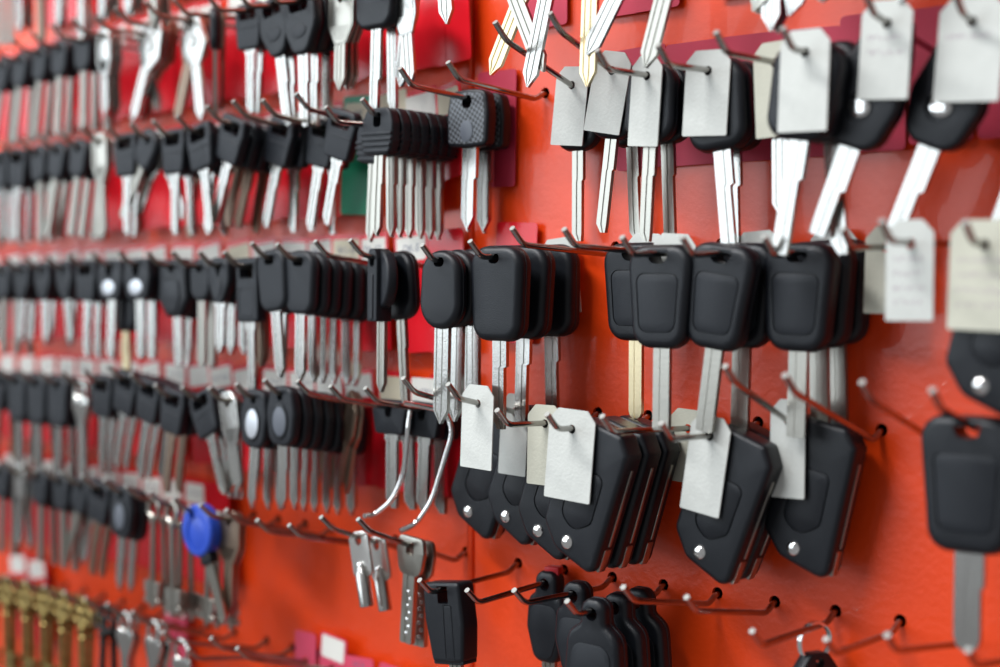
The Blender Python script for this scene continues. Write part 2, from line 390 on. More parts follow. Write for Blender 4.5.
def loop_parts(bmat='nickel2', fx=1.0, fz=1.0):
    t = 10
    o = rpoly([(-9, -52, 8), (9, -52, 8), (15.5, -30, 12), (14, -11, 9), (6.8, -6, 3), (6.5, 2.5, 5), (3, 5.2, 4), (-3, 5.2, 4), (-6.5, 2.5, 5), (-6.8, -6, 3), (-14, -11, 9), (-15.5, -30, 12)], 4)
    o = [(x*(fx if z < -7 else 1), z*(fz if z < -7 else 1)) for x, z in o]
    head = build('head', 'black', prism, o, -t/2, t/2, 2.8, 4, [ell(0, -1.4, 3.1, 3.1, 14)])
    pf = build('front_face', 'black2', prism, [(x*fx, z*fz) for x, z in rpoly([(-6, -49, 6), (6, -49, 6), (11.5, -30, 9), (10, -15, 6), (-10, -15, 6), (-11.5, -30, 9)], 4)], -t/2-.5, -t/2+.3, .4, 2)
    band = build('seam_band', 'black2', prism, offs(o, -.2), .3, 1.3, .2, 1, [offs(o, 1.4)])
    b = build('blade', bmat, blade, 8, -50*fz, -92*fz, tip='chisel')
    return [('head', head, None), ('front_face', pf, 0), ('seam_band', band, 0), ('blade', b, None)]
kind('narrowloop', 'car_key', 'narrow black loop-topped key', 11.5, loop_parts(fx=.78, fz=.78))
kind('loop', 'car_key', 'black loop-topped key fob', 11.5, loop_parts())

def bigoval_parts():
    t = 7
    o = rpoly([(-6, -29, 7), (6, -29, 7), (14, -14, 12), (12.5, 2, 7), (5, 5, 5), (-5, 5, 5), (-12.5, 2, 7), (-14, -14, 12)], 5)
    head = build('head', 'black', prism, o, -t/2, t/2, 2.0, 3, [rpoly([(-7.5, -6, 2.5), (7.5, -6, 2.5), (9, -1, 2), (6, 1.7, 2), (-6, 1.7, 2), (-9, -1, 2)], 4)])
    rg = build('oval_relief', 'black2', prism, ell(0, -16.5, 6.5, 4, 22), -t/2-.5, -t/2+.2, .4, 2)
    b = build('blade', 'nickel', blade, 8.2, -27, -68, tip='chisel', notch=(-44, 1.2), grooves=((.1, .45),))
    return [('head', head, None), ('oval_relief', rg, 0), ('blade', b, None)]
kind('bigoval', 'car_key', 'black wide-loop oval-head key', 8, bigoval_parts())
# all-metal keys
def dimple_parts():
    o = rpoly([(-8, -16, 6), (8, -16, 6), (10.5, -3, 4), (9, 4.5, 3), (-9, 4.5, 3), (-10.5, -3, 4)], 5)
    bow = build('bow', 'nickel2', prism, o, -1.4, 1.4, .6, 2, [rrect(-3, -5, 3, 1.7, 1, 3)])
    b = build('blade', 'nickel2', blade, 9, -14, -51, t=2.8, tip='flat', grooves=((-.25, .15),))
    ps = [('bow', bow, None), ('blade', b, None)]
    for i in range(7):
        bm = bmesh.new(); lathe(bm, [(.3, -.55), (1.0, -.3), (1.25, .1)], 10, 'Y', (1.9 if i % 2 else .5, -1.4, -24-i*3.6)); ps.append(('dimple', mesh('dimple', bm, 'chrome'), 1))
    return ps
kind('dimple', 'metal_key', 'silver dimple key with broad bow', 4.2, dimple_parts())
def platecyl_parts():
    o = rpoly([(-7.5, -21, 3), (7.5, -21, 3), (7.5, 0, 4), (4.5, 2.6, 2), (-4.5, 2.6, 2), (-7.5, 0, 4)], 4)
    bow = build('bow', 'clear', prism, o, -.9, .9, .3, 2, [ell(0, -1.6, 2.6, 3.2, 14)])
    bm = bmesh.new(); lathe(bm, [(1.5, -15), (2.2, -15.3), (3.0, -18), (3.7, -19), (3.7, -36), (3.2, -36.6)], 16, 'Z', (1, -2.0, 0)); cy = mesh('barrel', bm, 'nickel')
    bm = bmesh.new(); lathe(bm, [(.4, -3.4), (1.6, -3.0), (1.9, -1)], 12, 'Y', (0, 0, -15)); rv = mesh('rivet', bm, 'chrome')
    return [('bow', bow, None), ('barrel', cy, None), ('rivet', rv, 0)]
kind('platecyl', 'metal_key', 'flat plate key with tubular barrel', 9.0, platecyl_parts())
def trap_parts(m='nickel'):
    o = rpoly([(-4.5, -28, 2), (5, -28, 2), (12.5, -17, 3), (8.5, 0, 2), (4, 5, 4), (-4, 5, 4), (-8.5, 0, 2), (-12.5, -17, 3)], 4)
    bow = build('bow', m, prism, o, -1.3, 1.3, .5, 2, [HOLE])
    b = build('blade', m, blade, 8, -25, -62, t=2.2, tip='point', grooves=((-.4, .1),))
    bm = bmesh.new(); lathe(bm, [(.5, -2.3), (3.2, -1.9), (4.0, -.5)], 16, 'Y', (0, -.6, -13)); bs = mesh('bow_stamp', bm, m)
    return [('bow', bow, None), ('blade', b, None), ('bow_stamp', bs, 0)]
kind('trap', 'metal_key', 'bright silver wedge-bow key', 3.2, trap_parts())
kind('trapdark', 'metal_key', 'dark bronze wedge-bow key', 3.2, trap_parts('bronze'))
def flatmetal_parts(m='nickel2', w_=18, L=62):
    o = rpoly([(-4.5, -26, 2), (4.5, -26, 2), (w_/2, -16, 5), (w_/2, 0, 4), (5, 5, 3), (-5, 5, 3), (-w_/2, 0, 4), (-w_/2, -16, 5)], 4)
    bow = build('bow', m, prism, o, -1.1, 1.1, .4, 2, [HOLE])
    b = build('blade', m, blade, 8.4, -24, -L, t=2.0, tip='point', grooves=((-.6, -.2), (.15, .5)))
    rm = build('bow_rim', m, prism, offs(o, 1.2), -1.35, 1.35, .15, 1, [offs(o, 2.4)])
    return [('bow', bow, None), ('blade', b, None), ('bow_rim', rm, 0)]
kind('flatmetal', 'metal_key', 'flat grey nickel key blank', 3.0, flatmetal_parts())
kind('shortmetal', 'metal_key', 'small flat nickel key blank', 3.0, flatmetal_parts('nickel', 17, 52))
kind('shortgrey', 'metal_key', 'short grey nickel key blank', 3.0, flatmetal_parts('nickel2', 21, 50))
kind('longgrey', 'metal_key', 'long grey nickel key blank', 3.0, flatmetal_parts('nickel2', 20, 90))
kind('midblank', 'metal_key', 'bright nickel key blank', 3.0, flatmetal_parts('nickel', 20, 76))
kind('midgrey', 'metal_key', 'grey nickel key blank', 3.0, flatmetal_parts('nickel2', 20, 76))
kind('brassblank', 'metal_key', 'flat brass key blank', 3.0, flatmetal_parts('brass', 20, 90))
kind('longblank', 'metal_key', 'long bright nickel key blank', 3.0, flatmetal_parts('nickel', 20, 92))
kind('darkmetal', 'metal_key', 'brown oxidised steel key', 3.0, flatmetal_parts('bronze', 20, 56))
def lever_parts(m='nickel2'):
    ps = []
    bm = bmesh.new(); tube(bm, [(6*math.cos(a*math.pi/9), 0, -4.5+6*math.sin(a*math.pi/9)) for a in range(18)], 1.5, 8, 0, True); ps.append(('bow', mesh('bow', bm, m), None))
    bm = bmesh.new(); lathe(bm, [(1.0, -10), (2.7, -10.5), (2.7, -13), (1.9, -13.5), (1.9, -66), (1.2, -67)], 12); ps.append(('shaft', mesh('shaft', bm, m), None))
    for s in (-1, 1):
        bm = bmesh.new()
        prism(bm, rpoly([(s*1.5, -64, 0), (s*8.2, -64, .4), (s*8.2, -60.5, .3), (s*6.2, -60, .2), (s*6.2, -58, .2), (s*8.2, -57.5, .3), (s*8.2, -50, .4), (s*1.5, -50, 0)][::s], 2), -1.2, 1.2, .3, 1)
        ps.append(('bit', mesh('bit', bm, m), 1))
    return ps
kind('lever', 'metal_key', 'long steel double-bit safe key', 5.8, lever_parts())
def antique_parts(m='old_brass'):
    ps = []
    bm = bmesh.new()
    for cx, cz, r in ((0, -2.0, 4.2), (-6, -8.5, 4.6), (6, -8.5, 4.6)):
        tube(bm, [(cx+r*math.cos(a*math.pi/8), 0, cz+r*math.sin(a*math.pi/8)) for a in range(16)], 1.4, 8, 0, True)
    ps.append(('bow', mesh('bow', bm, m), None))
    bm = bmesh.new(); lathe(bm, [(1.2, -9), (2.2, -11), (2.2, -14), (3.4, -15), (3.6, -16.5), (2.3, -18), (2.3, -21), (3.1, -22), (2.1, -23), (2.1, -64), (1.4, -65)], 12); ps.append(('shaft', mesh('shaft', bm, m), None))
    bm = bmesh.new(); prism(bm, rpoly([(1, -62, 0), (10, -62, .5), (10, -57, .3), (7, -56.5, .3), (7, -54, .3), (10, -53.5, .3), (10, -49, .5), (1, -49, 0)], 2), -1.3, 1.3, .3, 1); ps.append(('bit', mesh('bit', bm, m), 1))
    return ps
kind('antique', 'brass_key', 'old brass trefoil-bow key', 5.6, antique_parts())
kind('antiquedark', 'metal_key', 'blackened trefoil-bow key', 5.6, antique_parts('dark'))
def spoon_parts():
    o = rpoly([(-4, -26, 2), (4, -26, 2), (10, -14, 4), (9, -9, 3), (-9, -9, 3), (-10, -14, 4)], 4)
    bow = build('bow', 'nickel', prism, o, -1.2, 1.2, .5, 2)
    bm = bmesh.new(); tube(bm, [(6.5*math.cos(a*math.pi/9), 0, -4.9+6.5*math.sin(a*math.pi/9)) for a in range(18)], 1.5, 8, 0, True); rg = mesh('bow_ring', bm, 'nickel')
    b = build('blade', 'nickel', blade, 8, -24, -62, tip='round')
    return [('bow', bow, None), ('bow_ring', rg, None), ('blade', b, None)]
kind('spoon', 'metal_key', 'silver ring-bow key', 4, spoon_parts())
def blue_parts():
    t = 9
    o = ell(0, -11.5, 15, 15.5, 32)
    head = build('head', 'blue', prism, o, -t/2, t/2, 2.2, 3, [HOLE], [(ell(0, -13, 9.5, 9.5, 26), 1.2)])
    dish = build('dish', 'blue', prism, ell(0, -13, 9.4, 9.4, 26), -t/2+.6, -t/2+1.3, .5, 2)
    nb = build('neck', 'black', prism, rrect(-5, -32, 5, -24, 1.5, 3), -3, 3, .6, 2)
    b = build('blade', 'nickel2', blade, 7, -30, -66, tip='round')
    return [('head', head, None), ('dish', dish, 0), ('neck', nb, None), ('blade', b, None)]
kind('blue', 'car_key', 'round blue plastic-head key', 10, blue_parts())
def spine_parts():
    bar = build('spine', 'black2', prism, rpoly([(-4, -32, .8), (4, -32, .8), (4.2, 0, 1.5), (2.5, 5, 2), (-2.5, 5, 2), (-4.2, 0, 1.5)], 3), -7, 3, .7, 2, [slot(4, 6)])
    groove = build('spine_ridge', 'black2', prism, rrect(-1.6, -31, 1.6, -8, .6, 2), -7.6, -6.8, .3, 1)
    bm = bmesh.new(); prism(bm, ell(1.5, -10.5, 15, 15, 28), -3, 3, 1.5, 3, [slot(5, 6)])
    bmesh.ops.rotate(bm, verts=bm.verts, cent=(0, 0, 0), matrix=Matrix.Rotation(math.radians(-18), 3, 'Z'))
    disc = mesh('disc_head', bm, 'black2')
    b = build('blade', 'nickel2', blade, 6, -30, -68, tip='point')
    return [('spine', bar, None), ('spine_ridge', groove, 0), ('disc_head', disc, None), ('blade', b, None)]
kind('spine', 'car_key', 'black disc key with raised spine', 12, spine_parts())
def hex_parts():
    t = 9
    o = rpoly([(-7, -30, 3), (7, -30, 3), (15, -20, 4), (14, 0, 5), (9, 4.5, 3), (-9, 4.5, 3), (-14, 0, 5), (-15, -20, 4)], 4)
    head = build('head', 'black', prism, o, -t/2, t/2, 2.5, 3, [slot(6, 5)])
    f = build('facet', 'black2', prism, rpoly([(-5, -27, 2), (5, -27, 2), (9, -18, 3), (8, -8, 3), (-8, -8, 3), (-9, -18, 3)], 3), -t/2-.9, -t/2+.3, .8, 2)
    b = build('blade', 'nickel', blade, 8, -28, -60, tip='round')
    return [('head', head, None), ('facet', f, 0), ('blade', b, None)]
kind('hex', 'car_key', 'bulky black faceted-head key', 10, hex_parts())
def u_parts():
    t = 7
    o = rpoly([(-11, -21, 5), (11, -21, 5), (15, -8, 5), (13, 4, 3), (-13, 4, 3), (-15, -8, 5)], 4)
    head = build('head', 'black2', prism, o, -t/2, t/2, 1.6, 3, [rpoly([(-3, -7, 2), (3, -7, 2), (5, 1.7, 1), (-5, 1.7, 1)], 3)])
    bd = build('badge', 'badge', prism, ell(0, -13.5, 7.5, 4.8, 24), -t/2-.6, -t/2+.3, .4, 2)
    b = build('blade', 'nickel', blade, 8.5, -19, -57, tip='round', notch=(-42, 1))
    return [('head', head, None), ('badge', bd, 0), ('blade', b, None)]
kind('ubadge', 'car_key', 'black broad-head key with silver badge', 8, u_parts())
def box_parts():
    t = 7
    o = rrect(-10, -31, 10, 5, 2.5, 4)
    head = build('head', 'black2', prism, o, -t/2, t/2, 1.2, 3, [rrect(-6.5, -6.5, 6.5, 1.7, 1, 3)], [(rrect(-7, -28, 7, -12, 1.5, 3), .5)])
    b = build('blade', 'nickel', blade, 6, -29, -70, sh=6, tip='round')
    lp = build('face_plate', 'black2', prism, rrect(-6.6, -27.6, 6.6, -12.4, 1.3, 3), -t/2, -t/2+.45, .2, 1)
    return [('head', head, None), ('face_plate', lp, 0), ('blade', b, None)]
kind('box', 'car_key', 'black tall rectangular-head key with slot', 8, box_parts())
def vnotch_parts():
    t = 6
    o = rpoly([(-4, -21, 3), (4, -21, 3), (10.5, -9, 7), (9.5, 2, 3), (5, 5, 2.5), (-5, 5, 2.5), (-9.5, 2, 3), (-10.5, -9, 7)], 4)
    head = build('head', 'black2', prism, o, -t/2, t/2, 1.4, 3, [rpoly([(0, -7, .8), (4.2, 1.7, .8), (-4.2, 1.7, .8)], 3)])
    rg = build('ridge', 'black2', prism, ell(0, -12.5, 4, 5, 18), -t/2-.5, -t/2+.2, .3, 1)
    b = build('blade', 'nickel', blade, 8, -19, -50, sh=4, tip='point')
    return [('head', head, None), ('ridge', rg, 0), ('blade', b, None)]
kind('vnotch', 'car_key', 'black heart-notched key', 7, vnotch_parts())
def eye_parts():
    t = 9
    o = rpoly([(-11, -49, 9), (11, -49, 9), (15.5, -30, 12), (11, -8, 8), (7, 3, 4), (4, 5, 4), (-4, 5, 4), (-7, 3, 4), (-11, -8, 8), (-15.5, -30, 12)], 5)
    head = build('head', 'black', prism, o, -t/2, t/2, 2.4, 4, [HOLE], [(ell(0, -33, 6.5, 6.5, 24), 1.2)])
    bd = build('emblem', 'chrome', prism, ell(-.5, -33, 4.8, 4.0, 20), -t/2+.2, -t/2+1.4, .5, 2)
    b = build('blade', 'nickel', blade, 9, -47, -86, tip='flat', notch=(-66, 1.8), grooves=((.05, .3),))
    return [('head', head, None), ('emblem', bd, 0), ('blade', b, None)]
kind('eye', 'car_key', 'black key with round chrome emblem', 10, eye_parts())

# ---------------------------------------------------------------- placing things
ORD = ['', 'first', 'second', 'third', 'fourth', 'fifth', 'sixth', 'seventh', 'eighth', 'ninth', 'tenth', 'eleventh', 'twelfth', 'thirteenth', 'fourteenth', 'fifteenth', 'sixteenth', 'seventeenth', 'eighteenth', 'nineteenth', 'twentieth', 'twenty-first', 'twenty-second', 'twenty-third', 'twenty-fourth']
ROWN = ['top', 'second', 'third', 'fourth', 'fifth', 'sixth', 'bottom']
def link(name, data, parent=None):
    o = bpy.data.objects.new(name, data); COL.objects.link(o)
    if parent is not None: o.parent = parent
    return o
def tagp(o, label, cat, group=None):
    o['label'] = label; o['category'] = cat
    if group: o['group'] = group
def place_key(kd, panel, loc, swing, yaw, pitch, label, group):
    k = K[kd]; root = link(k['name'], None); root.empty_display_size = 0.005
    root.matrix_world = panel.mtx(loc) @ Matrix.Rotation(math.radians(yaw), 4, 'Z') @ Matrix.Rotation(math.radians(swing), 4, 'Y') @ Matrix.Rotation(math.radians(pitch), 4, 'X')
    ob = []
    for nm, me, par in k['parts']: ob.append(link(nm, me, root if par is None else ob[par]))
    tagp(root, label, k['cat'], group)
    return root
TAGM = {}
def tag_mesh(wd, ht, m, cut=4.5):
    key = (wd, ht, m)
    if key not in TAGM:
        o = rpoly([(-wd/2, 8.5-ht, .6), (wd/2, 8.5-ht, .6), (wd/2, 8.5-cut*1.1, 1), (wd/2-cut, 8.5, 1), (-wd/2+cut, 8.5, 1), (-wd/2, 8.5-cut*1.1, 1)], 2)
        TAGM[key] = build('paper_tag', m, prism, o, -.3, .3, 0, 1, [ell(0, -.4, 2.1, 2.1, 12)])
    return TAGM[key]
def scribble(name, parent, m, rows, x0, x1, y, amp=0.7, wd=0.28, seed=0):
    rnd = random.Random(seed); bm = bmesh.new()
    for z in rows:
        x = x0
        while x < x1-1.0:
            L = rnd.uniform(.8, 1.6); pts = []
            for k in range(4): pts.append((x+L*k/3*.8, z+rnd.uniform(-amp, amp)))
            for (ax, az), (bx, bz) in zip(pts, pts[1:]):
                d = Vector((bx-ax, bz-az)); n = Vector((-d.y, d.x)).normalized()*wd/2
                v = [bm.verts.new((p[0]+s*n.x, y, p[1]+s*n.y)) for p, s in (((ax, az), 1), ((ax, az), -1), ((bx, bz), -1), ((bx, bz), 1))]
                bm.faces.new(v)
            x += L+rnd.uniform(.2, .7)
    me = bpy.data.meshes.new(name); bm.to_mesh(me); bm.free(); me.transform(Matrix.Scale(.001, 4)); me.materials.append(MT[m])
    return link(name, me, parent)
def writing(parent, text, m, size, x, y, z, rot=0):
    c = bpy.data.curves.new('writing', 'FONT'); c.body = text; c.size = size*.001; c.align_x = 'CENTER'; c.align_y = 'CENTER'; c.shear = .15
    c.materials.append(MT[m]); tmp = link('writing_curve', c); bpy.context.view_layer.update()
    me = bpy.data.meshes.new_from_object(tmp.evaluated_get(bpy.context.evaluated_depsgraph_get())); bpy.data.objects.remove(tmp, do_unlink=True); bpy.data.curves.remove(c)
    o = link('writing', me, parent); o.location = (x*.001, y*.001, z*.001); o.rotation_euler = (math.pi/2, math.radians(rot), 0)
    return o

class Hook:
    pass
HOOKS = []
def hook(side, row, tip, stack=(), entry=None, swing=0, x=None, yaw=0, L=None, card=None, jit=2.2, material=None, mode='px', tags=(), gap=0.0, back_tag=None, red=None, kback=0.0):
    """stack: [(kind, n)]; tags: [(entry px, width, height, swing, material, writing rows)]"""
    h = Hook(); h.side, h.row = side, row; p = h.p = LP if side == 'L' else RP
    zb = (LROW if side == 'L' else RROW)[row]
    if side == 'R' and x is not None and tip is not None:          # base known on the lattice: the tip's pixel gives its reach
        lo, hi = .0, .15
        for _ in range(40):
            m = (lo+hi)/2
            if p.P(tip[0], tip[1], m).x < x: lo = m
            else: hi = m
        dt = min(max(lo, .045), .088); q = p.P(tip[0], tip[1], dt); h.x = x; h.dt, h.zt = dt, q.z
    elif tip is None:
        h.x = x; h.dt, h.zt = .074, zb+.010+random.uniform(-.002, .003)
    else:
        dt = L or .074; q = p.P(tip[0], tip[1], dt); h.x = q.x; h.dt, h.zt = dt, q.z
    h.zb = zb; h.db = h.dt-.0078; h.zbend = h.zt-.0072
    h.stack, h.entry, h.swing, h.yaw, h.card, h.jit, h.tags, h.gap, h.back_tag, h.kback = list(stack), entry, swing, yaw, card, jit, list(tags), gap, back_tag, kback
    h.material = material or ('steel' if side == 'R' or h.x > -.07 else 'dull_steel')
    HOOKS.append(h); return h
def rod_z(h, d):
    d0, z0 = .006, h.zb-.0035
    return z0+(h.zbend-z0)*min(1, max(0, (d-d0)/(h.db-d0)))
def entry_d(h, px):
    lo, hi = .004, h.db
    for _ in range(30):
        m = (lo+hi)/2
        if h.p.px((h.x, -m, rod_z(h, m))) > px: lo = m
        else: hi = m
    return min(lo, h.db-.003)

def emit(h, where):
    p = h.p
    bm = bmesh.new(); z0 = h.zb
    pts = [(0, .004, 0.0), (0, -.0015, -.0004), (0, -.0075, -.0038), (0, -h.db, h.zbend-z0), (0, -h.dt, h.zt-z0)]
    tube(bm, pts, .00140, 10, .0035)
    me = mesh('wire_hook', bm, h.material, 1, 40); me.materials.append(MT['cut_end'])
    min((q for q in me.polygons if len(q.vertices) > 4), key=lambda q: q.center.y).material_index = 1
    o = link('wire_hook', me); o.matrix_world = p.mtx((h.x, 0, z0))
    nk = sum(n for _, n in h.stack)
    if nk: tagp(o, 'steel %s holding %s' % (where, K[h.stack[0][0]]['desc'].split(' with ')[0]+('s' if nk > 1 else '')), 'hook', 'wire hooks on the peg panels')
    elif h.tags: tagp(o, 'steel '+where+', holding only card tags', 'hook', 'wire hooks on the peg panels')
    else: tagp(o, 'empty steel '+where, 'hook', 'wire hooks on the peg panels')
    HOLES[h.side].append((h.x, h.zb))
    d = entry_d(h, h.entry) if h.entry is not None else h.db-.012
    # card tags in front
    ti = 0
    tags = sorted(h.tags, key=lambda t: -entry_d(h, t[0]))
    keys = [k for k, n in h.stack for _ in range(n)]
    # sequence: if several tags and keys, alternate tag, key
    def put_tag(t, d):
        epx, wd, ht, sw, m, rows = t
        me = tag_mesh(wd, ht, m); g = link('paper_tag', me)
        g.matrix_world = p.mtx((h.x, -d, rod_z(h, d))) @ Matrix.Rotation(math.radians(random.uniform(-4, 4)), 4, 'Z') @ Matrix.Rotation(math.radians(sw), 4, 'Y') @ Matrix.Rotation(math.radians(random.uniform(-2, 1)), 4, 'X')
        shade = 'buff' if m == 'tag2' else 'pale grey'
        pos = 'outermost' if d > .8*d0 else 'innermost'
        tagp(g, '%s card tag%s, %s on %s' % (shade, ' with faded handwriting' if rows else '', pos, where), 'tag', 'card tags on hooks')
        if rows: scribble('handwriting', g, 'ink2', [-6-i*5.5 for i in range(rows)], -wd/2+3, wd/2-3, -.33, 1.2, .35, seed=int(epx))
    d0 = max([d]+[entry_d(h, t[0]) for t in tags]) if tags or keys else d
    slots = []
    dcur = None
    tq = tags[:]
    if tags: dcur = entry_d(h, tq[0][0])
    else: dcur = d
    first = True
    total = sum((K[k]['t']+.5)*.001 for k in keys)+len(tags)*.0015
    nkeys = len(keys); seen = {}
    dmin = .0105 if h.side == 'L' and h.card else .004; avail = dcur-dmin
    comp = min(1.0, avail/total) if total > 0 else 1
    if total > 0 and avail < total and not tags:      # stack too deep for its place: let it reach forward
        dcur = min(h.db-.002, total+dmin+.001); comp = min(1.0, (dcur-dmin)/total)
    for i, kd in enumerate(keys):
        if i == 0 and not tags: dcur -= h.kback
        while tq and i == 0:
            dd = min(dcur, entry_d(h, tq[0][0])); put_tag(tq.pop(0), dd); dcur = dd-.0012-(h.kback if i == 0 else 0)
        t = K[kd]['t']*.001*comp
        c = dcur-t/2
        desc = K[kd]['desc']; short = desc if len(desc.split()) < 8 else desc.split(' with ')[0]
        if nkeys == 1: lab = '%s alone on %s' % (short, where); grp = None
        elif i == 0: lab = '%s, outermost on %s' % (short, where); grp = None
        else: lab = '%s behind others on %s' % (short, where); grp = 'inner keys of the '+where
        sw = h.swing[i % len(h.swing)] if isinstance(h.swing, (list, tuple)) else h.swing
        place_key(kd, p, (h.x, -c, rod_z(h, c)), sw+random.uniform(-h.jit, h.jit), h.yaw+random.uniform(-1, 1), random.uniform(-1.0, .5), lab, grp)
        dcur -= t+.0004+h.gap
    for t in tq:
        put_tag(t, min(dcur if keys else 1, entry_d(h, t[0])))
    if h.back_tag:
        wd, ht, sw = h.back_tag; dd = max(.006, dcur-.002)
        g = link('paper_tag', tag_mesh(wd, ht, 'tag')); g.matrix_world = p.mtx((h.x, -dd, rod_z(h, dd)+.0)) @ Matrix.Rotation(math.radians(sw), 4, 'Y')
        tagp(g, 'pale card tag behind keys on '+where, 'tag', 'card tags on hooks')
        dcur = dd-.001
    if h.card: emit_card(h, where)
CARDM = {}
def emit_card(h, where):
    kind_, wd, top, bot, tilt, text = h.card
    m = {'red': 'red', 'crimson': 'crimson', 'pink': 'pink', 'green': 'green', 'cream': 'cream'}[kind_]
    d = (.0075 if h.side == 'L' else .0022)+random.uniform(0, .0012)
    key = (m, wd, top, bot)
    if key not in CARDM:
        o = rpoly([(-wd/2, bot, 2), (wd/2, bot, 2), (wd/2, top, 2), (-wd/2, top, 2)], 3)
        CARDM[key] = build('label_card', m, prism, o, -.25, .25, 0, 1, [ell(0, -1.6, 2.9, 2.9, 12)])
    g = link('label_card', CARDM[key])
    g.matrix_world = h.p.mtx((h.x, -d, rod_z(h, d)+.0015)) @ Matrix.Rotation(math.radians(tilt), 4, 'Y')
    nm = {'red': 'glossy red card', 'crimson': 'plain crimson card', 'pink': 'pink paper card', 'green': 'green card', 'cream': 'cream card'}[kind_]
    tagp(g, '%s%s on %s' % (nm, ' with ink lettering' if kind_ == 'pink' and text else ' with white sticker' if text is not None and kind_ != 'crimson' else '', where), 'card', 'cards behind the keys')
    if text is not None and kind_ == 'pink' and text: writing(g, text, 'ink', 5.0, 0, -.3, top-4.5)
    elif text is not None and kind_ in ('red', 'green', 'pink'):
        sk = 'st'+str(wd)
        if sk not in CARDM: CARDM[sk] = [build('sticker', c, prism, rrect(-wd/2+1.8, 4.0, wd/2-1.8, 17.0, 1.2, 3), -.42, -.24, 0, 1) for c in ('white', 'cream')]
        s = link('sticker', CARDM[sk][1 if text.startswith('*') else 0], g)
        tx = text.strip('*')
        if tx.startswith('~'): scribble('handwriting', s, 'ink', [10.5], -wd/2+5, wd/2-5, -.45, 1.3, .4, seed=int(abs(h.x)*1e5))
        elif tx: writing(s, tx, 'ink', 6.0, 0, -.45, 10.5)

def rx(row, k): return RX0[row]+PITCH*k
TG = 'tag'
# ================================================================ right panel
# row 2: tagged keys
hook('R', 2, (400, 68), [('checker', 2)], 466, 3, x=rx(2, -1), gap=.002, card=('crimson', 26, 16, -44, 1, None))
hook('R', 2, (448, 62), x=rx(2, 0))
hook('R', 2, (495, 22), [('slim', 1)], 572, 1, x=rx(2, 1), tags=[(572, 20, 38, 6, TG, 0)])
hook('R', 2, (550, 13), [('slim', 2)], 612, [7, -2], x=rx(2, 2), tags=[(612, 20, 38, 11, TG, 0)], card=('crimson', 30, 18, -40, -2, None))
hook('R', 2, (597, 50), [('slim', 2)], 647, [3, 0], x=rx(2, 3), tags=[(647, 17, 40, 5, TG, 0)], yaw=0, card=('crimson', 30, 17, -40, 0, None))
hook('R', 2, (658, 45), [('padshort', 2)], 708, [-5, -2], x=rx(2, 4), tags=[(708, 22, 37, 3, TG, 0)], card=('crimson', 30, 17, -40, 1, None))
hook('R', 2, (716, 32), [('round', 1)], 775, -2, x=rx(2, 5), tags=[(775, 20, 40, -2, 'tag2', 0)], card=('crimson', 30, 16, -40, 3, None))
hook('R', 2, (783, 28), [('padshort', 2)], 805, [10, -4], x=rx(2, 6), tags=[(805, 22, 40, 2, TG, 0)], card=('crimson', 30, 19, -40, 0, None))
hook('R', 2, (865, -8), [('eye', 1)], 887, 19, x=rx(2, 7), tags=[(887, 21, 38, 4, TG, 2)], card=('crimson', 28, 18, -38, 0, None), gap=.012)
hook('R', 2, (955, -8), [('eye', 1)], 972, 24, x=rx(2, 8), tags=[(972, 26, 39, 4, TG, 1)], card=('crimson', 28, 22, -38, 0, None))
hook('R', 2, (1048, -14), [('eye', 1)], 1070, 20, x=rx(2, 9), card=('crimson', 28, 22, -38, 0, None))
# row 3: plain and inset-panel heads
hook('R', 3, (422, 245), [('oval', 3)], 438, [1, 0, -1], x=rx(3, -5), gap=.001, card=('red', 27, 16, -46, 3, None))
hook('R', 3, (470, 241), [('pad', 3)], 493, [1, 0, 0], x=rx(3, -4), gap=.007, back_tag=(22, 38, -6))
hook('R', 3, (512, 228), x=rx(3, -3))
hook('R', 3, (564, 229), [('panelbrass', 1)], 630, 2, x=rx(3, -2), back_tag=(22, 38, 4))
hook('R', 3, (622, 237), [('panel', 1)], 657, 0, x=rx(3, -1), back_tag=(22, 38, 4))
hook('R', 3, (682, 237), [('panel', 2)], 720, [10, 1], x=rx(3, 0), gap=.003, back_tag=(22, 34, -3))
hook('R', 3, (764, 237), [('panel', 3)], 803, [2, 0, -1], x=rx(3, 1), gap=.003, back_tag=(22, 34, 2))
hook('R', 3, (843, 229), x=rx(3, 2), tags=[(886, 18, 36, 1, 'tag2', 0)])
hook('R', 3, (882, 221), x=rx(3, 3), tags=[(910, 18.5, 38, 0, TG, 4)])
hook('R', 3, (965, 222), [('flip', 1)], 984, 13, x=rx(3, 4), tags=[(984, 25, 40, 2, 'tag2', 4)])
# row 4: tagged folding keys
hook('R', 4, (403, 378), [('flip', 1)], 478, 21, x=rx(4, -7))
hook('R', 4, (448, 384), [('flip', 1)], 478, 20, x=rx(4, -6), tags=[(478, 21, 40, 2, TG, 0), (515, 18, 40, 2, TG, 0)])
hook('R', 4, (497, 410), [('flip', 1)], 545, 20, x=rx(4, -5), tags=[(545, 20, 38, 1, 'tag2', 0)])
hook('R', 4, (547, 414), [('flip', 3)], 572, [17, 15, 14], x=rx(4, -4), tags=[(572, 25, 41, 4, TG, 0)])
hook('R', 4, (602, 416), x=rx(4, -3), tags=[(688, 21, 34, 4, 'tag2', 0)])
hook('R', 4, (661, 423), [('flip', 2)], 710, [20, 19], x=rx(4, -2), tags=[(710, 20, 43, 9, TG, 0)])
hook('R', 4, (725, 366), [('flip', 1)], 788, 11, x=rx(4, -1), tags=[(788, 16, 42, 0, TG, 0)])
hook('R', 4, (785, 375), x=rx(4, 0))
hook('R', 4, (862, 382), x=rx(4, 1))
hook('R', 4, (932, 390), [('panelbig', 1)], 966, 2, x=rx(4, 2))
